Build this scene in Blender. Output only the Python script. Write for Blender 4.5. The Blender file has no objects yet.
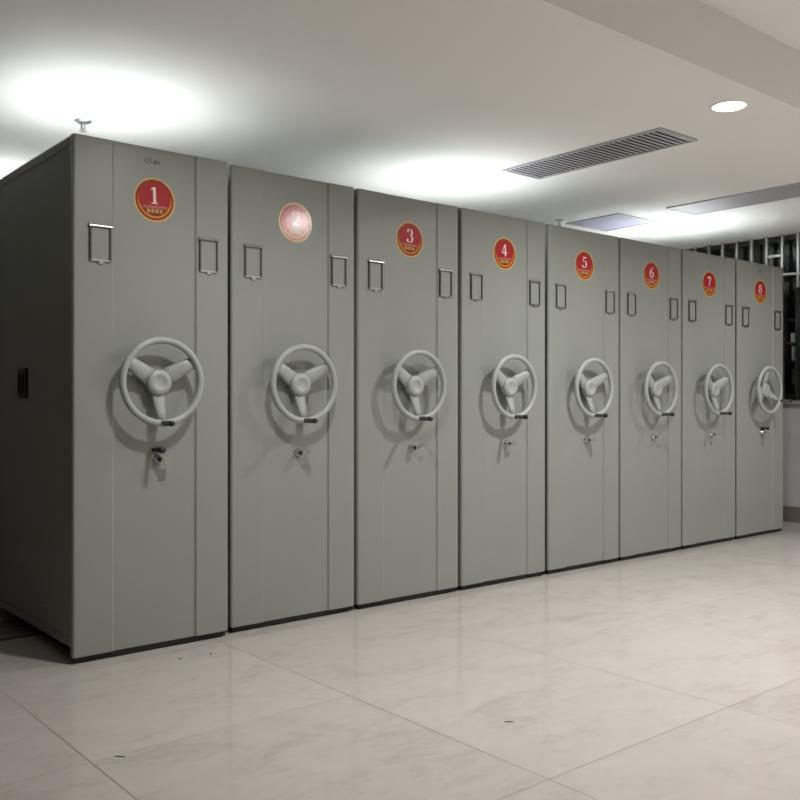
import bpy, bmesh, math, random
from mathutils import Vector, Matrix
random.seed(7)
PI = math.pi
scn = bpy.context.scene
COL = scn.collection

# ------------------------------------------------------------------ materials
def new_mat(name):
    m = bpy.data.materials.new(name); m.use_nodes = True
    nt = m.node_tree; b = nt.nodes['Principled BSDF']
    return m, nt, b

def link(nt, a, b): nt.links.new(a, b)

def paint(name, col, rough=.45, spec=.5, metal=0., noise=.03, scale=6., bump=0., bscale=300.):
    """painted surface: base colour with faint procedural mottling"""
    m, nt, b = new_mat(name)
    tc = nt.nodes.new('ShaderNodeTexCoord')
    n = nt.nodes.new('ShaderNodeTexNoise'); n.inputs['Scale'].default_value = scale
    n.inputs['Detail'].default_value = 4
    link(nt, tc.outputs['Object'], n.inputs['Vector'])
    r = nt.nodes.new('ShaderNodeValToRGB')
    r.color_ramp.elements[0].position = .3; r.color_ramp.elements[1].position = .7
    r.color_ramp.elements[0].color = tuple(c * (1 - noise) for c in col) + (1,)
    r.color_ramp.elements[1].color = tuple(min(1, c * (1 + noise)) for c in col) + (1,)
    link(nt, n.outputs['Fac'], r.inputs['Fac'])
    link(nt, r.outputs['Color'], b.inputs['Base Color'])
    b.inputs['Roughness'].default_value = rough
    b.inputs['Specular IOR Level'].default_value = spec
    b.inputs['Metallic'].default_value = metal
    if bump:
        n2 = nt.nodes.new('ShaderNodeTexNoise'); n2.inputs['Scale'].default_value = bscale
        link(nt, tc.outputs['Object'], n2.inputs['Vector'])
        bp = nt.nodes.new('ShaderNodeBump'); bp.inputs['Strength'].default_value = bump
        bp.inputs['Distance'].default_value = .001
        link(nt, n2.outputs['Fac'], bp.inputs['Height']); link(nt, bp.outputs['Normal'], b.inputs['Normal'])
    return m

def emit(name, col, strength):
    m, nt, b = new_mat(name)
    b.inputs['Base Color'].default_value = col + (1,)
    b.inputs['Emission Color'].default_value = col + (1,)
    b.inputs['Emission Strength'].default_value = strength
    return m

def floor_material():
    m, nt, b = new_mat('polished_tile')
    N = nt.nodes.new
    geo = N('ShaderNodeTexCoord'); sep = N('ShaderNodeSeparateXYZ')
    link(nt, geo.outputs['Object'], sep.inputs[0])
    def math_(op, a, bb=None, c=None):
        n = N('ShaderNodeMath'); n.operation = op
        for k, v in enumerate((a, bb, c)):
            if v is None: continue
            if isinstance(v, (int, float)): n.inputs[k].default_value = v
            else: link(nt, v, n.inputs[k])
        return n.outputs[0]
    T = 1.015; w = .0050
    def cell(o, off):
        s = math_('DIVIDE', math_('SUBTRACT', o, off), T)
        f = math_('FRACT', s)
        d = math_('MINIMUM', f, math_('SUBTRACT', 1., f))
        return math_('FLOOR', s), math_('LESS_THAN', d, w / 2 / T)
    ix, gx = cell(sep.outputs[0], .668); iy, gy = cell(sep.outputs[1], -2.125)
    grout = math_('MAXIMUM', gx, math_('MULTIPLY', gy, math_('ADD', .25, math_('MULTIPLY', .6, math_('LESS_THAN', math_('ABSOLUTE', math_('ADD', sep.outputs[1], 2.125)), .4)))))
    # per tile tone
    comb = N('ShaderNodeCombineXYZ'); link(nt, ix, comb.inputs[0]); link(nt, iy, comb.inputs[1])
    wn = N('ShaderNodeTexWhiteNoise'); link(nt, comb.outputs[0], wn.inputs['Vector'])
    # marble clouds, shifted per tile
    mp = N('ShaderNodeMapping'); mp.inputs['Scale'].default_value = (1.0, 1.9, 1)
    mp.inputs['Rotation'].default_value = (0, 0, .55)
    add = N('ShaderNodeVectorMath'); add.operation = 'MULTIPLY_ADD'
    link(nt, wn.outputs['Color'], add.inputs[0]); add.inputs[1].default_value = (5, 5, 5)
    link(nt, geo.outputs['Object'], add.inputs[2])
    link(nt, add.outputs[0], mp.inputs['Vector'])
    n1 = N('ShaderNodeTexNoise'); n1.inputs['Scale'].default_value = 2.2; n1.inputs['Detail'].default_value = 8
    n1.inputs['Roughness'].default_value = .62; n1.inputs['Distortion'].default_value = .9
    link(nt, mp.outputs[0], n1.inputs['Vector'])
    n2 = N('ShaderNodeTexNoise'); n2.inputs['Scale'].default_value = 9; n2.inputs['Detail'].default_value = 6
    n2.inputs['Distortion'].default_value = 1.5
    link(nt, mp.outputs[0], n2.inputs['Vector'])
    f = math_('ADD', math_('MULTIPLY', n1.outputs['Fac'], .7), math_('MULTIPLY', n2.outputs['Fac'], .3))
    r = N('ShaderNodeValToRGB'); e = r.color_ramp.elements
    e[0].position = .34; e[1].position = .66
    e[0].color = (.410, .375, .340, 1); e[1].color = (.50, .465, .428, 1)
    k = e.new(.48); k.color = (.472, .437, .40, 1)
    link(nt, f, r.inputs['Fac'])
    hs = N('ShaderNodeHueSaturation')
    link(nt, math_('ADD', .965, math_('MULTIPLY', wn.outputs['Value'], .07)), hs.inputs['Value'])
    link(nt, r.outputs['Color'], hs.inputs['Color'])
    mx = N('ShaderNodeMix'); mx.data_type = 'RGBA'
    link(nt, math_('MULTIPLY', grout, .8), mx.inputs[0])
    link(nt, hs.outputs['Color'], mx.inputs[6]); mx.inputs[7].default_value = (.16, .13, .105, 1)
    link(nt, mx.outputs[2], b.inputs['Base Color'])
    # polish: slightly uneven
    n3 = N('ShaderNodeTexNoise'); n3.inputs['Scale'].default_value = 14
    link(nt, geo.outputs['Object'], n3.inputs['Vector'])
    rr = N('ShaderNodeMapRange'); rr.inputs['To Min'].default_value = .07; rr.inputs['To Max'].default_value = .12
    link(nt, n3.outputs['Fac'], rr.inputs['Value'])
    link(nt, math_('ADD', rr.outputs[0], math_('MULTIPLY', grout, .4)), b.inputs['Roughness'])
    b.inputs['Specular IOR Level'].default_value = .5
    return m

def glass_material():
    m = bpy.data.materials.new('window_glass'); m.use_nodes = True
    nt = m.node_tree; nt.nodes.clear()
    o = nt.nodes.new('ShaderNodeOutputMaterial'); mx = nt.nodes.new('ShaderNodeMixShader')
    t = nt.nodes.new('ShaderNodeBsdfTransparent'); g = nt.nodes.new('ShaderNodeBsdfGlossy')
    t.inputs[0].default_value = (.82, .86, .84, 1); g.inputs['Roughness'].default_value = .02
    fr = nt.nodes.new('ShaderNodeFresnel'); fr.inputs['IOR'].default_value = 1.45
    link(nt, fr.outputs[0], mx.inputs[0]); link(nt, t.outputs[0], mx.inputs[1]); link(nt, g.outputs[0], mx.inputs[2])
    link(nt, mx.outputs[0], o.inputs[0])
    return m

M = dict(
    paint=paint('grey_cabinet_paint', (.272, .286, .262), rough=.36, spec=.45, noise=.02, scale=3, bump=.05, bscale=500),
    side=paint('grey_paint_in_shade', (.225, .235, .21), rough=.5, spec=.35, noise=.03, scale=2),  # cabinet paint darkened, the side's shade put into its colour
    dark=paint('chassis_gap_shade', (.007, .007, .006), rough=.7, noise=.1),
    wheel=paint('grey_wheel_plastic', (.36, .385, .36), rough=.42, spec=.45, noise=.02, scale=20),
    chrome=paint('chrome', (.62, .62, .62), rough=.2, metal=1., noise=.04, scale=30),
    steel=paint('brushed_steel', (.42, .42, .41), rough=.3, metal=1., noise=.1, scale=60),
    frame_dark_reflect=paint('steel_dark_reflection', (.085, .085, .08), rough=.35, metal=.5, noise=.1, scale=40),  # chrome side bars with their dark reflections put into the colour
    black=paint('black_plastic', (.012, .012, .012), rough=.4, noise=.1),
    gold=paint('sticker_gold', (.62, .42, .16), bump=.12, bscale=45, rough=.13, spec=.6, noise=.05, scale=40),
    amber=paint('sticker_amber', (.72, .30, .035), bump=.12, bscale=45, rough=.13, spec=.6, noise=.05, scale=40),
    maroon=paint('sticker_maroon', (.25, .035, .01), bump=.12, bscale=45, rough=.13, spec=.6, noise=.08, scale=40),
    red=paint('sticker_red', (.40, .022, .028), bump=.12, bscale=45, rough=.13, spec=.6, noise=.06, scale=40),
    white=paint('sticker_white', (.85, .74, .72), rough=.13, noise=.02),
    pink=paint('sticker_pink', (.62, .25, .22), rough=.13, noise=.1, scale=90),
    ink=paint('badge_ink', (.045, .038, .033), rough=.4, noise=.2, scale=60),
    ceil=paint('ceiling_plaster', (.84, .825, .80), rough=.85, spec=.2, noise=.012, scale=1.5),
    wall=paint('wall_plaster', (.50, .49, .505), rough=.8, spec=.25, noise=.02, scale=2),
    wall_warm=paint('room_wall_plaster', (.66, .62, .58), rough=.8, spec=.25, noise=.02, scale=2),
    wall_dark=paint('light_absorbing_wall', (.03, .03, .028), rough=.7, noise=.1, scale=2),
    base=paint('baseboard_tile', (.20, .17, .145), rough=.3, noise=.12, scale=9),
    sill=paint('sill_stone', (.33, .32, .31), rough=.35, noise=.1, scale=14),
    alu=paint('window_aluminium', (.36, .36, .36), rough=.3, metal=.85, noise=.06, scale=15),
    bronze=paint('dark_window_frame', (.02, .014, .013), rough=.45, noise=.1, scale=10),
    rackred=paint('maroon_rack_paint', (.15, .042, .048), rough=.5, noise=.12, scale=14),
    carton=paint('pale_carton', (.80, .70, .70), rough=.7, noise=.08, scale=18),
    night=paint('night_black', (.012, .009, .010), rough=.8, noise=.5, scale=3),  # darkness of the night put into the colour
    vent=paint('grille_aluminium', (.42, .41, .44), rough=.4, spec=.5, noise=.03, scale=30),
    ventdark=paint('duct_shade', (.02, .02, .025), rough=.8, noise=.1),
    lilac=paint('diffuser_plastic', (.34, .33, .42), rough=.5, spec=.4, noise=.04, scale=8),
    trim=paint('downlight_trim', (.85, .85, .85), rough=.4, noise=.01),
    scrap=paint('scrap', (.03, .025, .02), rough=.8, noise=.3, scale=80),
    rail=paint('rail_steel', (.20, .20, .19), rough=.35, metal=.7, noise=.15, scale=25),
    lamp=emit('lamp_diffuser', (1.0, .97, .93), 9.0),
    floor=floor_material(), glass=glass_material(),
)

# ------------------------------------------------------------------ helpers
def mesh_of(name, bm, mats, smooth=False):
    me = bpy.data.meshes.new(name)
    bmesh.ops.recalc_face_normals(bm, faces=bm.faces)
    bm.to_mesh(me); bm.free()
    for m in (mats if isinstance(mats, (list, tuple)) else [mats]): me.materials.append(m)
    if smooth:
        for p in me.polygons: p.use_smooth = True
    return me

def put(name, me, parent=None, loc=(0, 0, 0), rot=(0, 0, 0)):
    o = bpy.data.objects.new(name, me); COL.objects.link(o)
    o.location = loc; o.rotation_euler = rot; o.parent = parent
    return o

def thing(name, label, cat, loc=(0, 0, 0), group=None, rot=(0, 0, 0)):
    o = bpy.data.objects.new(name, None); COL.objects.link(o)
    o.empty_display_size = .05; o.location = loc; o.rotation_euler = rot
    return tag(o, label, cat, group)

def tag(o, label, cat, group=None):
    o['label'] = label; o['category'] = cat
    if group: o['group'] = group
    return o

def struct(o): o['kind'] = 'structure'; return o

def box(bm, x0, x1, y0, y1, z0, z1, mi=0, bevel=0.):
    vs = [bm.verts.new((x, y, z)) for x in (x0, x1) for y in (y0, y1) for z in (z0, z1)]
    fs = [bm.faces.new([vs[i] for i in q]) for q in
          ((0, 1, 3, 2), (4, 6, 7, 5), (0, 4, 5, 1), (2, 3, 7, 6), (0, 2, 6, 4), (1, 5, 7, 3))]
    for f in fs: f.material_index = mi
    if bevel:
        es = list({e for f in fs for e in f.edges})
        r = bmesh.ops.bevel(bm, geom=es, offset=bevel, segments=2, affect='EDGES', profile=.5)
        for f in r['faces']: f.material_index = mi
    return fs

def lathe(bm, prof, n=32, axis='Y', c=(0, 0, 0), mi=0):
    """prof: list of (r, h) along axis; closed at r==0 ends"""
    c = Vector(c); rings = []
    def pt(r, h, a):
        u, v = r * math.cos(a), r * math.sin(a)
        return c + (Vector((u, h, v)) if axis == 'Y' else Vector((u, v, h)) if axis == 'Z' else Vector((h, u, v)))
    for r, h in prof:
        rings.append([bm.verts.new(pt(0, h, 0))] if r < 1e-7 else [bm.verts.new(pt(r, h, 2 * PI * k / n)) for k in range(n)])
    for A, B in zip(rings, rings[1:]):
        for k in range(n):
            k2 = (k + 1) % n
            if len(A) == 1 and len(B) == 1: continue
            if len(A) == 1: f = bm.faces.new((A[0], B[k2], B[k]))
            elif len(B) == 1: f = bm.faces.new((A[k], A[k2], B[0]))
            else: f = bm.faces.new((A[k], A[k2], B[k2], B[k]))
            f.material_index = mi; f.smooth = True

def tube(bm, pts, r, n=10, closed=False, mi=0):
    pts = [Vector(p) for p in pts]; rings = []; N = len(pts)
    for i, p in enumerate(pts):
        a = pts[(i - 1) % N] if (closed or i) else p; b = pts[(i + 1) % N] if (closed or i < N - 1) else p
        t = (b - a).normalized()
        up = Vector((0, 1, 0)) if abs(t.y) < .9 else Vector((0, 0, 1))
        u = t.cross(up).normalized(); v = t.cross(u)
        rings.append([bm.verts.new(p + r * (math.cos(2 * PI * k / n) * u + math.sin(2 * PI * k / n) * v)) for k in range(n)])
    for i in range(N if closed else N - 1):
        A, B = rings[i], rings[(i + 1) % N]
        for k in range(n):
            f = bm.faces.new((A[k], A[(k + 1) % n], B[(k + 1) % n], B[k])); f.smooth = True; f.material_index = mi
    if not closed:
        for q in (rings[0], rings[-1]): bm.faces.new(q).material_index = mi

def prism(bm, prof, axis, a, b, mi=0):
    """extrude closed 2D profile along axis: 'Z' profile is (x,y); 'Y' profile is (x,z); 'X' profile is (y,z)"""
    def P(q, h): return {'Z': (q[0], q[1], h), 'Y': (q[0], h, q[1]), 'X': (h, q[0], q[1])}[axis]
    A = [bm.verts.new(P(q, a)) for q in prof]; B = [bm.verts.new(P(q, b)) for q in prof]
    n = len(prof)
    for k in range(n):
        bm.faces.new((A[k], A[(k + 1) % n], B[(k + 1) % n], B[k])).material_index = mi
    bm.faces.new(A).material_index = mi; bm.faces.new(B).material_index = mi

# ------------------------------------------------------------------ cabinet layout
W = .7565
LEFT = [-.011, .7768, 1.5536, 2.3345, 3.1194, 3.8954, 4.6716, 5.4558]
H = 2.3; Z0 = .03; DEEP = 3.5
REC = .008                         # depth of the recessed middle of each front
CX = .379                          # axis of wheel, sticker and lock

# front panel: folded sheet with recessed middle
bm = bmesh.new()
R = .012
prof = [(.003, .034)]
for k in range(6):
    a = PI + k / 5 * PI / 2
    prof.append((R + R * math.cos(a), R + R * math.sin(a)))
prof += [(.1755, 0), (.1860, REC), (.5795, REC), (.5875, 0)]
for k in range(6):
    a = 1.5 * PI + k / 5 * PI / 2
    prof.append((W - R + R * math.cos(a), R + R * math.sin(a)))
prof.append((W - .003, .034))
prism(bm, prof, 'Z', Z0, H)
es = [e for e in bm.edges if all(abs(v.co.z - H) < 1e-6 for v in e.verts) and all(v.co.y < .03 for v in e.verts)]
bmesh.ops.bevel(bm, geom=es, offset=.003, segments=2, affect='EDGES')
ME_front = mesh_of('front_panel', bm, M['paint'])
for p in ME_front.polygons: p.use_smooth = False

# carcass with proud top and bottom rails on both sides
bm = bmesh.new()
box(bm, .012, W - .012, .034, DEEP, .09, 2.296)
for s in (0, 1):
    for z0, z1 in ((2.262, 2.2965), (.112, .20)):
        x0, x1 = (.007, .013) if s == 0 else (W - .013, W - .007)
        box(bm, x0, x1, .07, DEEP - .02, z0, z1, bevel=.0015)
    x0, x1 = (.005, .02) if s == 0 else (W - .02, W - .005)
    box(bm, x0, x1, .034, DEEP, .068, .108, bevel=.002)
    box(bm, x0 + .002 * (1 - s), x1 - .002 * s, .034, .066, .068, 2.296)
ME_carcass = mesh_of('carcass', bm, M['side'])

# top sheet
bm = bmesh.new()
box(bm, .006, W - .006, .034, DEEP, 2.2966, 2.2995)
ME_top = mesh_of('top_panel', bm, paint('pale_top_paint', (.50, .50, .48), rough=.4, noise=.02))

# carriage under the carcass
bm = bmesh.new()
box(bm, .05, W - .05, .12, DEEP - .08, .045, .07)
box(bm, .012, W - .012, .012, .034, .007, .07)  # black strip added as the shade in the gap below the front
ME_carriage_shade = mesh_of('carriage_and_shade_strip', bm, M['dark'])
bm = bmesh.new()
lathe(bm, [(0, -.02), (.026, -.02), (.026, .02), (0, .02)], 20, 'Y')
ME_roller = mesh_of('roller', bm, M['steel'])

# label holder: card frame with rolled top lip and thumb tab (x .0-.10, z 0-.155)
bm = bmesh.new()
box(bm, 0, .0085, -.010, 0, 0, .153, 1, .0015)
box(bm, .0885, .097, -.010, 0, 0, .153, 1, .0015)
box(bm, 0, .097, -.009, 0, -.002, .007, 0, .0015)
prism(bm, [(0, .147), (-.010, .147), (-.017, .151), (-.0165, .155), (-.006, .161), (0, .162)], 'X', -.004, .101)
box(bm, .038, .060, -.008, -.001, -.012, .0, 0, .002)
ME_holder = mesh_of('label_holder', bm, [M['steel'], M['frame_dark_reflect']])
bm = bmesh.new()
box(bm, .008, .089, -.0035, -.0002, .008, .147)
ME_card = mesh_of('card_slot', bm, M['paint'])

# hand wheel (origin on the wheel axis at the panel face, front is -Y)
RR = .1875; rr = .0158; DR = -.082
bm = bmesh.new()
tube(bm, [(RR * math.cos(a), DR, RR * math.sin(a)) for a in [2 * PI * k / 72 for k in range(72)]], rr, 14, closed=True)
ME_rim = mesh_of('hand_wheel', bm, M['wheel'])
def spoke_mesh(ang, w0, w1):
    bm = bmesh.new()
    d = Vector((math.cos(ang), 0, math.sin(ang))); s = Vector((-math.sin(ang), 0, math.cos(ang)))
    secs = []
    for t, w, y in ((.030, w0, -.034), (.075, w0 * .9, -.042), (.13, (w0 * .35 + w1 * .65), -.060), (.186, w1, -.076)):
        c = d * t
        secs.append([bm.verts.new(c + s * (w * sx) + Vector((0, y + dy, 0))) for sx, dy in
                     ((-.5, .006), (-.42, -.006), (0, -.0085), (.42, -.006), (.5, .006), (0, .009))])
    for A, B in zip(secs, secs[1:]):
        for k in range(6): bm.faces.new((A[k], A[(k + 1) % 6], B[(k + 1) % 6], B[k])).smooth = True
    bm.faces.new(secs[0]); bm.faces.new(secs[-1])
    return mesh_of('spoke', bm, M['wheel'])
ME_spokes = [spoke_mesh(PI / 6, .088, .056), spoke_mesh(5 * PI / 6, .088, .056), spoke_mesh(1.5 * PI, .072, .036)]
bm = bmesh.new()
lathe(bm, [(0, .004), (.040, .004), (.046, -.012), (.057, -.018), (.0585, -.030), (.0585, -.050), (.055, -.058), (.036, -.062), (.032, -.0615), (.030, -.0595), (0, -.0595)], 36, 'Y')
ME_hub = mesh_of('hub', bm, M['wheel'])
# folding crank grip at the bottom of the rim
bm = bmesh.new()
lathe(bm, [(0, DR - .004), (.010, DR - .004), (.012, DR - .014), (.0085, DR - .018), (.0095, DR - .024), (.0125, DR - .04), (.0120, DR - .118), (.0092, DR - .122)], 18, 'Y', (-.003, .036, -.187), 0)
lathe(bm, [(.0092, DR - .122), (.0130, DR - .124), (.0135, DR - .138), (.011, DR - .144), (0, DR - .145)], 18, 'Y', (-.003, .036, -.187), 1)
ME_grip = mesh_of('crank_grip', bm, [paint('dark_chrome_grip', (.16, .165, .15), rough=.3, metal=.8, noise=.25, scale=90), M['black']])

# lock cylinder + key
bm = bmesh.new()
lathe(bm, [(0, .0), (.021, .0), (.021, -.006), (.017, -.010), (.0165, -.026), (.012, -.030)], 24, 'Y')
lathe(bm, [(.012, -.030), (.010, -.0285), (0, -.0285)], 24, 'Y', (0, 0, 0), 1)
ME_lock = mesh_of('lock', bm, [M['chrome'], M['black']])
bm = bmesh.new()
box(bm, -.002, .002, -.050, -.026, -.005, .005)
prism(bm, [(-.0, -.010), (.012, -.014), (.042, -.012), (.048, 0), (.042, .012), (.012, .014), (0, .010)], 'Y', -.054, -.0505)
ME_key = mesh_of('key', bm, M['chrome'])
bm = bmesh.new()
box(bm, .010, .052, -.052, -.048, -.028, .024, bevel=.0012)
tube(bm, [(0, -.026, 0), (.0, -.050, 0), (.012, -.050, .006)], .004, 8)
ME_tag = mesh_of('key', bm, M['steel'])
# black locking pin above the lock of the end cabinets
bm = bmesh.new()
lathe(bm, [(0, .0), (.011, 0), (.011, -.03), (.008, -.033), (.008, -.045), (.016, -.047), (.016, -.058), (0, -.060)], 16, 'Y')
box(bm, -.026, .024, -.012, 0, -.007, .007, bevel=.002)
ME_pin = mesh_of('lock_pin', bm, M['black'])

# badge: small oval mark with letter-like strokes
bm = bmesh.new()
def ribbon(bm, pts, hw, y=-.0009, mi=0):
    pts = [Vector((p[0], 0, p[1])) for p in pts]; L = []; Rr = []
    for i, p in enumerate(pts):
        t = (pts[min(i + 1, len(pts) - 1)] - pts[max(i - 1, 0)]).normalized()
        n = Vector((-t.z, 0, t.x)); w = hw(t) if callable(hw) else hw
        L.append(bm.verts.new(p + n * w + Vector((0, y, 0)))); Rr.append(bm.verts.new(p - n * w + Vector((0, y, 0))))
    for i in range(len(pts) - 1):
        bm.faces.new((L[i], L[i + 1], Rr[i + 1], Rr[i])).material_index = mi
ribbon(bm, [(.020 * math.cos(a) - .022, .011 * math.sin(a)) for a in [PI * (.25 + 1.3 * k / 12) for k in range(13)]], .0014)
ribbon(bm, [(-.030, .004), (-.012, -.004), (.0, -.006)], .0016)
for x, a, b in ((-.008, .002, .009), (.004, -.009, .007), (.013, -.009, .008), (.022, -.009, .007), (.031, -.010, .008)):
    ribbon(bm, [(x, a), (x, b)], .0016)
ribbon(bm, [(.004, .006), (.010, .002), (.022, .004)], .0024); ribbon(bm, [(.004, -.006), (.024, -.006)], .0012)
ME_badge = mesh_of('badge', bm, M['ink'])

# number sticker disc (origin at centre, front -Y) : gold / maroon / amber / red rings
bm = bmesh.new()
def ring(r0, r1, y, mi, n=56):
    A = [bm.verts.new((r0 * math.cos(2 * PI * k / n), y, r0 * math.sin(2 * PI * k / n))) for k in range(n)]
    if r1 is None: bm.faces.new(A).material_index = mi; return
    B = [bm.verts.new((r1 * math.cos(2 * PI * k / n), y, r1 * math.sin(2 * PI * k / n))) for k in range(n)]
    for k in range(n): bm.faces.new((A[k], A[(k + 1) % n], B[(k + 1) % n], B[k])).material_index = mi
ring(.102, .0930, -.0008, 0); ring(.0930, .0825, -.0008, 1)
n = 56                             # inner ring: amber below, red above
for k in range(n):
    a0, a1 = 2 * PI * k / n, 2 * PI * (k + 1) / n
    m0, m1 = [.0825 - .008 * max(0, min(1, (.30 - math.sin(a)) / .8)) for a in (a0, a1)]
    for rs, mi in (((.0825, .0825, m1, m0), 2), ((m0, m1, .0745, .0745), 3)):
        if abs(rs[0] - rs[3]) < 1e-6 and abs(rs[1] - rs[2]) < 1e-6: continue
        v = [bm.verts.new((r * math.cos(a), -.0008, r * math.sin(a))) for r, a in zip(rs, (a0, a1, a1, a0))]
        bm.faces.new(v).material_index = mi
ch = -.034                         # chord between red field and caption field
a0 = math.asin(ch / .0745)
up = [(.0745 * math.cos(a), .0745 * math.sin(a)) for a in [a0 + (PI - 2 * a0) * k / 40 for k in range(41)]]
lo = [(.0745 * math.cos(a), .0745 * math.sin(a)) for a in [PI - a0 + (PI + 2 * a0) * k / 24 for k in range(25)]]
bm.faces.new([bm.verts.new((x, -.0008, z)) for x, z in up]).material_index = 3
bm.faces.new([bm.verts.new((x, -.0008, z)) for x, z in lo]).material_index = 1
lathe(bm, [(.102, -.0008), (.102, 0), (0, 0)], 56, 'Y')
ME_disc = mesh_of('number_sticker', bm, [M['gold'], M['maroon'], M['amber'], M['red']])
# caption: line of tiny pale marks and four gold characters
bm = bmesh.new()
x = -.056
while x < .056:
    w = random.uniform(.003, .006)
    box(bm, x, x + w, -.0011, -.0009, -.0335 + random.uniform(-.0005, .001), -.0265 + random.uniform(-.001, .001), 0); x += w + .0022
box(bm, -.062, .062, -.00105, -.0009, -.0375, -.0355, 0)
for i in range(4):
    cx = -.030 + i * .020; cz = -.050
    strokes = [[(-.007, .006), (.007, .006)], [(0, .009), (0, -.008)], [(-.006, .001), (.006, .001)], [(-.007, -.007), (.007, -.007)]]
    if i == 0: strokes += [[(-.007, .006), (-.007, -.004)], [(-.006, -.002), (.006, -.005)]]
    if i == 1: strokes += [[(-.005, .008), (-.007, -.006)], [(.002, -.002), (.007, -.006)]]
    if i == 2: strokes += [[(.006, .008), (.006, -.004)], [(-.002, -.002), (-.007, -.006)]]
    if i == 3: strokes += [[(-.003, .004), (-.006, -.004)], [(.003, .004), (.006, -.004)]]
    for s in strokes: ribbon(bm, [(cx + a, cz + b) for a, b in s], .0016, -.0011, 1)
ME_caption = mesh_of('caption', bm, [M['pink'], M['gold']])

# serif numerals drawn with a broad pen
def arc(cx, cz, rx, rz, d0, d1, n=18):
    return [(cx + rx * math.cos(math.radians(d0 + (d1 - d0) * k / n)), cz + rz * math.sin(math.radians(d0 + (d1 - d0) * k / n))) for k in range(n + 1)]
PEN = lambda t: .014 + .066 * abs(t.z) ** 1.3
THIN = .028; FAT = .085
DIG = {
 1: [([(0, .47), (0, -.45)], FAT), ([(-.20, -.47), (.20, -.47)], THIN), ([(-.20, .34), (-.10, .40), (.02, .47)], .04)],
 2: [(arc(0, .22, .23, .25, 170, -35) + [(.02, -.15), (-.24, -.44)], PEN), ([(-.26, -.43), (.27, -.43)], .06), ([(.25, -.43), (.29, -.28)], THIN), (arc(-.19, .24, .05, .05, 0, 360), .03)],
 3: [(arc(-.02, .25, .22, .22, 160, -70), PEN), (arc(-.03, -.20, .27, .27, 80, -160), PEN), (arc(-.21, -.30, .05, .05, 0, 360), .03), (arc(-.19, .31, .04, .04, 0, 360), .03)],
 4: [([(.09, .47), (.09, -.47)], .075), ([(.06, .47), (-.29, -.17)], .03), ([(-.30, -.19), (.29, -.19)], .045)],
 5: [([(-.17, .42), (.24, .42)], .06), ([(-.17, .44), (-.19, .06)], THIN), (arc(-.04, -.15, .28, .29, 125, -160), PEN), (arc(-.23, -.32, .05, .05, 0, 360), .03)],
 6: [([(.21, .46), (.02, .36), (-.14, .18), (-.21, -.04), (-.22, -.2)], PEN), (arc(.01, -.18, .23, .28, 0, 360, 32), PEN)],
 7: [([(-.24, .40), (.25, .40)], .07), ([(-.24, .42), (-.27, .24)], THIN), ([(.24, .38), (.10, .08), (.0, -.2), (-.03, -.47)], .065)],
 8: [(arc(0, .24, .19, .22, 0, 360, 32), PEN), (arc(0, -.21, .24, .25, 0, 360, 32), PEN)],
}
def digit_mesh(d):
    bm = bmesh.new(); S = .078
    for j, (pts, hw) in enumerate(DIG[d]):
        f = (lambda t, hw=hw: hw(t) * S) if callable(hw) else hw * S
        ribbon(bm, [(x * S, z * S + .021) for x, z in pts], f, -.0012 - .00015 * j)
    return mesh_of('number', bm, M['white'])

# side pull recessed in the exposed side of the first cabinet
bm = bmesh.new()
for y0, y1, z0, z1 in ((.630, .648, 1.155, 1.302), (.732, .750, 1.155, 1.302), (.648, .732, 1.155, 1.180), (.648, .732, 1.277, 1.302)):
    box(bm, -.002, .0119, y0, y1, z0, z1)
tube(bm, [(.003, .690, 1.172), (.003, .690, 1.285)], .011, 10)
box(bm, .0112, .0119, .648, .732, 1.18, 1.277)
ME_pull = mesh_of('side_handle', bm, M['black'])

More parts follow.
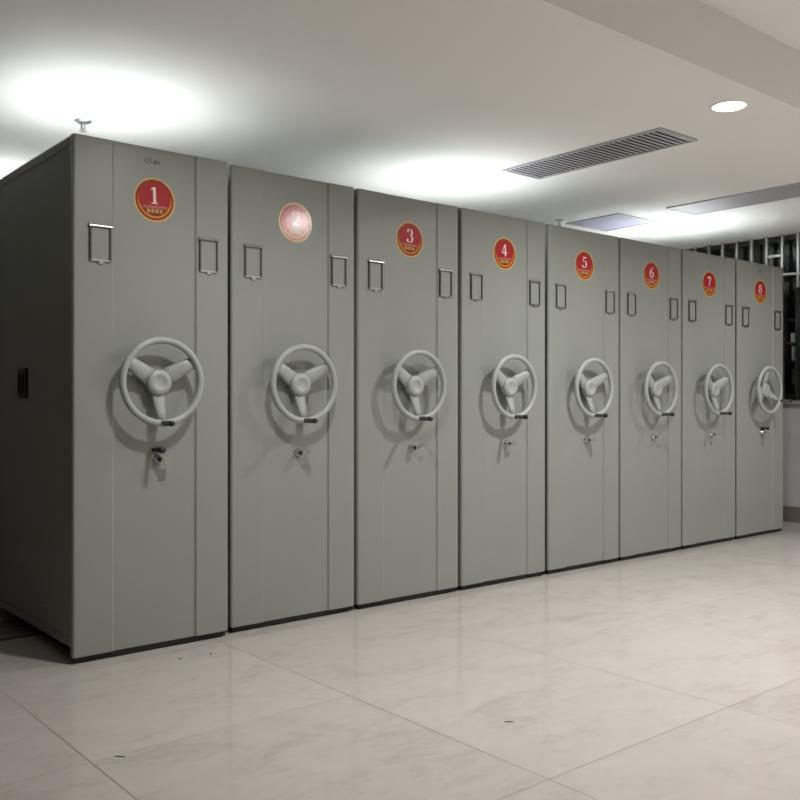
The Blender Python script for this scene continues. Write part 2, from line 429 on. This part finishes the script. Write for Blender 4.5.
for i in range(8):
    n = i + 1
    lab = ['grey steel mobile shelving cabinet with red sticker 1, dark left side exposed',
           'grey steel mobile shelving cabinet with red sticker 2, its number washed by glare',
           'grey steel mobile shelving cabinet with red sticker 3, between cabinets 2 and 4',
           'grey steel mobile shelving cabinet with red sticker 4, between cabinets 3 and 5',
           'grey steel mobile shelving cabinet with red sticker 5, between cabinets 4 and 6',
           'grey steel mobile shelving cabinet with red sticker 6, between cabinets 5 and 7',
           'grey steel mobile shelving cabinet with red sticker 7, next to the last of the row',
           'grey steel mobile shelving cabinet with red sticker 8, last of the row by the window'][i]
    root = thing('shelving_cabinet', lab, 'cabinet', (LEFT[i], -.03 if i == 0 else 0, 0), 'mobile shelving cabinets standing in a row')
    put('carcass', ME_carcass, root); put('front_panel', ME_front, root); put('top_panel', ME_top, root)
    put('carriage_and_shade_strip', ME_carriage_shade, root)
    for x in (.14, W - .14):
        for y in (.76, 2.6): put('roller', ME_roller, root, (x, y, .044))
    for x in (.072, .598):
        h = put('label_holder', ME_holder, root, (x, 0, 1.757)); put('card_slot', ME_card, h)
    st = put('number_sticker', ME_disc, root, (CX, REC, 2.064), (0, math.radians([-2, -1, 1, -2, 0, 1, -2, 1][i]), 0))
    d = put('number', digit_mesh(n), st); d['label'] = 'white numeral %d' % n
    put('caption', ME_caption, st)
    wh = put('hand_wheel', ME_rim, root, (CX, REC - .002, 1.229), (0, -math.radians(62) if i == 7 else 0, 0))
    for s in ME_spokes: put('spoke', s, wh)
    put('hub', ME_hub, wh, (0, 0, -.003)); put('crank_grip', ME_grip, wh)
    lk = put('lock', ME_lock, root, (.391, REC, .874))
    k = put('key', ME_tag if i == 0 else ME_key, lk, (0, 0, 0), (0, 0, 0) if i == 0 else (0, math.radians([0, -12, -25, -8, -4, -12, -6, 80][i]), 0))
    k['label'] = 'silver key left in the lock'
    if i == 0: put('lock_pin', ME_pin, root, (.391, REC, .919))
    if i == 7: put('lock_pin', ME_pin, root, (.405, REC, .905))
    if i in (0, 7): put('badge', ME_badge, root, (.372, REC, 2.238))
    if i == 0: put('side_handle', ME_pull, root)

# floor rails under the cabinets
def floor_rail(y0, y1, label):
    t = thing('floor_rail', label, 'rail', (0, 0, 0), 'rails under the shelving cabinets')
    bm = bmesh.new(); box(bm, -.9, 6.35, y0, y1, 0.0, .008, bevel=.0015)
    put('base_plate', mesh_of('base_plate', bm, M['rail']), t)
    for f in (.12, .5, .88):
        y = y0 + f * (y1 - y0); bm = bmesh.new()
        box(bm, -.9, 6.35, y - .028, y + .028, .008, .018, bevel=.002)
        put('track', mesh_of('track', bm, M['steel']), t)
floor_rail(.585, .935, 'grey steel floor rail reaching out from under the first cabinet')
floor_rail(2.425, 2.775, 'rear steel floor rail hidden deep under the row of cabinets')

# ------------------------------------------------------------------ room shell
XW = 6.85; XL = -6.2; YB = 4.3; YF = -8.0; ZC = 2.72; ZT = 3.03; YT = -1.56
bm = bmesh.new(); box(bm, XL - .2, 7.05, YF - .2, YB + .2, -.1, 0)
struct(put('floor', mesh_of('floor', bm, M['floor'])))
bm = bmesh.new()
prism(bm, [(YB + .2, ZC), (YB + .2, 3.2), (YF - .2, 3.2), (YF - .2, ZT), (YT, ZT), (YT, ZC)], 'X', XL - .2, 7.05)
struct(put('ceiling', mesh_of('ceiling', bm, M['ceil'])))
bm = bmesh.new(); box(bm, XL - .2, XW, YB, YB + .2, 0, ZC)
struct(put('wall_back', mesh_of('wall_back', bm, M['wall_warm'])))
bm = bmesh.new(); box(bm, XL - .2, 7.05, YF - .2, YF, 0, ZT)
struct(put('wall_front', mesh_of('wall_front', bm, M['wall_warm'])))
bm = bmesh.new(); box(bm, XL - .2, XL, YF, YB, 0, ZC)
struct(put('wall_left', mesh_of('wall_left', bm, M['wall_dark'])))  # unseen wall, coloured near black to keep bounce light off the cabinet side
WY0, WY1 = -1.3, 2.9                # window opening
bm = bmesh.new()
box(bm, XW, XW + .2, YF, YB + .2, 0, 1.105)
box(bm, XW, XW + .2, YF, WY0, 1.105, ZC); box(bm, XW, XW + .2, WY1, YB + .2, 1.105, ZC)
box(bm, XW, XW + .2, YF, YT, ZC, ZT)
struct(put('wall_right', mesh_of('wall_right', bm, M['wall'])))
bm = bmesh.new(); box(bm, XW - .035, XW + .2, WY0 - .05, WY1 + .05, 1.105, 1.14, bevel=.006)
struct(put('trim_1', mesh_of('trim_1', bm, M['sill'])))
bm = bmesh.new()
box(bm, XW - .014, XW, YF, YB, 0, .138); box(bm, XW - .017, XW, YF, YB, .138, .147, 0, .002)
struct(put('baseboard_right', mesh_of('baseboard_right', bm, M['base'])))

# window: dark frame and pane
bm = bmesh.new()
fx0, fx1 = XW + .10, XW + .16
box(bm, fx0, fx1, WY0, WY1, 1.14, 1.20); box(bm, fx0, fx1, WY0, WY1, ZC - .05, ZC)
for y in (WY0, .62, WY1 - .06): box(bm, fx0, fx1, y, y + .06, 1.20, ZC - .05)
w = struct(put('window_1', mesh_of('window_1', bm, M['bronze'])))
bm = bmesh.new(); box(bm, XW + .125, XW + .129, WY0, WY1, 1.17, ZC - .03)
put('pane', mesh_of('pane', bm, M['glass']), w)

# security grille inside the window: upright bars with staggered cross bars
t = thing('security_grille', 'pale metal security bars with staggered cross pieces over the dark window', 'grille', (XW + .045, 0, 1.14))
ys = [.205 + .155 * k for k in range(-9, 16)]
for y in ys:
    bm = bmesh.new(); box(bm, -.014, .014, y - .0125, y + .0125, 0, ZC - 1.14, bevel=.002)
    put('upright_bar', mesh_of('upright_bar', bm, M['alu']), t)
for k, (ya, yb) in enumerate(zip(ys, ys[1:])):
    i = k - 9                      # bay 0 starts at the rightmost bar in view
    z = {1: 2.525, -1: 2.33, 0: None}.get(i, 2.525 if i % 4 == 1 else 2.33 if i % 4 == 3 else None)
    zs = [z, 1.62] if z else [2.0]
    if i in (0, 1, -1): zs = [z] if z else [2.335]
    for zz in zs:
        bm = bmesh.new(); box(bm, -.012, .012, ya + .0125, yb - .0125, zz - 1.14 - .0125, zz - 1.14 + .0125, bevel=.002)
        put('cross_bar', mesh_of('cross_bar', bm, M['alu']), t)

# short pleated curtain hung on the bars at the right edge of the view
bm = bmesh.new()
N_ = 60; rows = []
for z in (1.17, 1.5, 1.9, 2.20):
    rows.append([bm.verts.new((XW + .012 + .012 * math.sin(k * 1.05 + z * .3) * (1.15 if z < 2 else .8), .224 - .83 * k / N_, z)) for k in range(N_ + 1)])
for A, B in zip(rows, rows[1:]):
    for k in range(N_): bm.faces.new((A[k], A[k + 1], B[k + 1], B[k])).smooth = True
tag(put('short_curtain', mesh_of('short_curtain', bm, paint('dark_green_cloth', (.016, .024, .020), rough=.9, noise=.2, scale=30))), 'dark green cloth hanging in the lower window at the right edge', 'curtain')

# outside the window: maroon rack with pale cartons, backdrop coloured black for night
t = thing('storage_rack', 'dark maroon metal rack seen through the window beside the last cabinet', 'rack', (7.30, 0, 0))
for y in (.46, -.75):
    for x in (-.14, .14):
        bm = bmesh.new(); box(bm, x - .018, x + .018, y - .018, y + .018, 0, 2.3, bevel=.003)
        put('upright', mesh_of('upright', bm, M['rackred']), t)
for z in (.35, .85, 1.30, 1.53, 1.71, 1.94, 2.17):
    bm = bmesh.new(); box(bm, -.16, .16, -.77, .48, z - .024, z, bevel=.002)
    put('shelf', mesh_of('shelf', bm, M['rackred']), t)
def carton(y0, y1, z0, h, tilt, label):
    bm = bmesh.new(); dy = (y1 - y0) / 2
    box(bm, -.10, .10, -dy, dy, 0, h, 0, .003)
    box(bm, -.101, .101, -.008, .008, h * .2, h + .0008, 1)
    tag(put('carton', mesh_of('carton', bm, [M['carton'], M['sill']]), None, (7.27, (y0 + y1) / 2, z0), (tilt, 0, 0)), label, 'box', 'cartons on the rack outside the window')
carton(.33, .42, 1.71, .09, 0, 'small pale carton on the upper shelf of the rack outside the window')
carton(.35, .41, 1.53, .14, 0, 'narrow grey carton on the middle shelf of the rack outside the window')
carton(.33, .41, 1.30, .15, 0, 'grey carton on the lowest visible shelf of the rack outside the window')
bm = bmesh.new(); box(bm, 9.2, 9.4, -4, 5, -.1, 4.2)
struct(put('backdrop_outside', mesh_of('backdrop_outside', bm, M['night'])))
bm = bmesh.new(); box(bm, 7.05, 9.2, -4, 5, -.1, 0)
struct(put('floor_outside', mesh_of('floor_outside', bm, M['night'])))

# ------------------------------------------------------------------ ceiling fittings
def downlight(x, y, z, power, label, spread=150, col=(1.0, .99, .975)):
    t = thing('downlight', label, 'light', (x, y, z), 'round recessed ceiling lights')
    bm = bmesh.new()
    lathe(bm, [(.086, 0), (.086, -.004), (.099, -.004), (.100, -.001), (.100, 0)], 40, 'Z')
    put('trim_ring', mesh_of('trim_ring', bm, M['trim']), t)
    bm = bmesh.new()
    lathe(bm, [(0, -.0035), (.06, -.0032), (.086, -.0015), (.086, -.0005), (0, -.0005)], 40, 'Z')
    put('diffuser', mesh_of('diffuser', bm, M['lamp']), t)
    L = bpy.data.lights.new('lamp', 'AREA'); L.shape = 'DISK'; L.size = .165
    L.energy = power; L.color = col; L.spread = math.radians(spread)
    o = bpy.data.objects.new('lamp', L); COL.objects.link(o); o.parent = t; o.location = (0, 0, -.006)
downlight(3.03, -1.34, ZC, 36, 'round glowing downlight in the ceiling right of the slatted vent')
downlight(.62, -1.34, ZC, 25, 'round downlight in front of the first cabinet, above the frame')
downlight(5.46, -1.34, ZC, 23, 'round downlight in front of the last cabinets, right of the frame')
for x, s in ((.43, 'first'), (3.0, 'fourth'), (5.65, 'eighth')):
    downlight(x, .76, ZC, 28 if x < 1 else 32, 'round downlight lost in the bright glow right above the top of the %s cabinet' % s, 128, (.93, 1.0, 1.04))
    downlight(x, 2.80, ZC, 28, 'round downlight deep above the rear top of the %s cabinet, hidden behind it' % s, 128, (.93, 1.0, 1.04))
downlight(3.9, -4.1, ZT, 34, 'round downlight in the raised ceiling, beyond the right of the frame', 170)
downlight(2.4, -3.2, ZT, 26, 'added unseen round fill lamp in the raised ceiling, nearest above the viewer', 100)  # unseen lamp added to brighten the foreground floor
downlight(5.0, -3.2, ZT, 26, 'added unseen round fill lamp in the raised ceiling, nearest the right wall', 100)  # unseen lamp added to brighten the floor on the right
downlight(3.9, -6.4, ZT, 58, 'added unseen round fill lamp in the raised ceiling, farthest from the cabinets', 170)  # unseen lamp added to lift the ceiling step from the front

def slat_vent(x0, x1, y0, y1, label, nsl, angle):
    t = thing('ceiling_vent', label, 'vent', ((x0 + x1) / 2, (y0 + y1) / 2, ZC), 'ceiling air vents')
    hx, hy = (x1 - x0) / 2, (y1 - y0) / 2; f = .019
    bm = bmesh.new()
    for a, b, c, d in ((-hx, hx, -hy, -hy + f), (-hx, hx, hy - f, hy), (-hx, -hx + f, -hy + f, hy - f), (hx - f, hx, -hy + f, hy - f)):
        box(bm, a, b, c, d, -.011, 0, bevel=.0015)
    put('frame', mesh_of('frame', bm, M['vent']), t)
    bm = bmesh.new(); box(bm, -hx + f, hx - f, -hy + f, hy - f, -.0012, -.0002)  # black sheet put in for the dark behind the slats
    put('shade_backing', mesh_of('shade_backing', bm, M['ventdark']), t)
    me = None
    for k in range(nsl):
        y = -hy + f + (k + .5) * (2 * hy - 2 * f) / nsl
        if me is None:
            bm = bmesh.new(); box(bm, -hx + f, hx - f, -.0125, .0125, -.0008, .0008); me = mesh_of('slat', bm, M['vent'])
        put('slat', me, t, (0, y, -.0065), (math.radians(angle), 0, 0))
slat_vent(3.07, 3.45, -.89, .37, 'long grey slatted air vent in the ceiling left of the glowing downlight', 30, 7)
slat_vent(4.985, 5.40, -.90, .36, 'long grey air vent in the ceiling cut by the right edge of the photo', 44, -5)
t = thing('ceiling_panel', 'square lilac grey ceiling panel above cabinets 5 and 6', 'ceiling panel', (5.15, 1.025, ZC))
bm = bmesh.new()
for a, b, c, d in ((-.285, .285, -.285, -.25), (-.285, .285, .25, .285), (-.285, -.25, -.25, .25), (.25, .285, -.25, .25)):
    box(bm, a, b, c, d, -.010, 0, bevel=.002)
put('frame', mesh_of('frame', bm, M['vent']), t)
bm = bmesh.new(); box(bm, -.25, .25, -.25, .25, -.005, -.0005)
put('panel', mesh_of('panel', bm, M['lilac']), t)

def sprinkler(x, y, label):
    t = thing('ceiling_sprinkler', label, 'sprinkler', (x, y, ZC), 'ceiling fire sprinklers')
    bm = bmesh.new(); lathe(bm, [(0, 0), (.047, 0), (.047, -.004), (.036, -.012), (.016, -.016), (0, -.016)], 28, 'Z')
    put('escutcheon', mesh_of('escutcheon', bm, M['steel']), t)
    bm = bmesh.new(); lathe(bm, [(.013, -.014), (.013, -.030), (.008, -.034), (.006, -.052), (0, -.052)], 16, 'Z')
    for s in (-1, 1): tube(bm, [(s * .010, 0, -.028), (s * .013, 0, -.045), (s * .004, 0, -.060)], .0028, 6)
    put('nozzle', mesh_of('nozzle', bm, M['steel']), t)
    bm = bmesh.new(); lathe(bm, [(0, -.059), (.021, -.059), (.022, -.0615), (0, -.0625)], 20, 'Z')
    put('deflector', mesh_of('deflector', bm, M['steel']), t)
sprinkler(.469, 1.129, 'small fire sprinkler hanging above the corner of the first cabinet')
sprinkler(4.70, 1.24, 'small fire sprinkler hanging above the fifth cabinet')

# scraps lying on the tiles
def scrap(x, y, l, w, rot, label):
    bm = bmesh.new()
    pts = [(-l / 2, -w * .3), (-l * .2, -w / 2), (l * .3, -w * .35), (l / 2, 0), (l * .25, w / 2), (-l * .3, w * .4)]
    prism(bm, pts, 'Z', 0, .002)
    tag(put('floor_scrap', mesh_of('floor_scrap', bm, M['scrap']), None, (x, y, 0), (0, 0, rot)), label, 'scrap', 'scraps on the floor')
scrap(-.258, -1.127, .038, .004, -.88, 'thin dark scrap on the floor nearest the lower left corner of the photo')
scrap(.933, -1.709, .034, .005, -.66, 'thin dark scrap lying alone in the middle of the tiles')
scrap(.391, -.231, .014, .010, .2, 'dark crumb on the floor before the first cabinet, left of a second one')
scrap(.534, -.248, .012, .009, 1.2, 'dark crumb on the floor before the first cabinet, right of another one')

# ------------------------------------------------------------------ world, camera
wd = bpy.data.worlds.new('World'); scn.world = wd; wd.use_nodes = True
bg = wd.node_tree.nodes['Background']; bg.inputs[0].default_value = (.05, .055, .07, 1); bg.inputs[1].default_value = .25
cam = bpy.data.cameras.new('Camera'); co = bpy.data.objects.new('Camera', cam); COL.objects.link(co)
co.location = (-1.4345, -3.9423, 1.1464); co.rotation_euler = (PI / 2, 0, -.6951)
cam.sensor_width = 36; cam.lens = 36 * 907.43 / 800; cam.clip_start = .05
scn.camera = co
scn.view_settings.view_transform = 'Standard'; scn.view_settings.look = 'None'
scn.view_settings.exposure = 0; scn.view_settings.gamma = 1
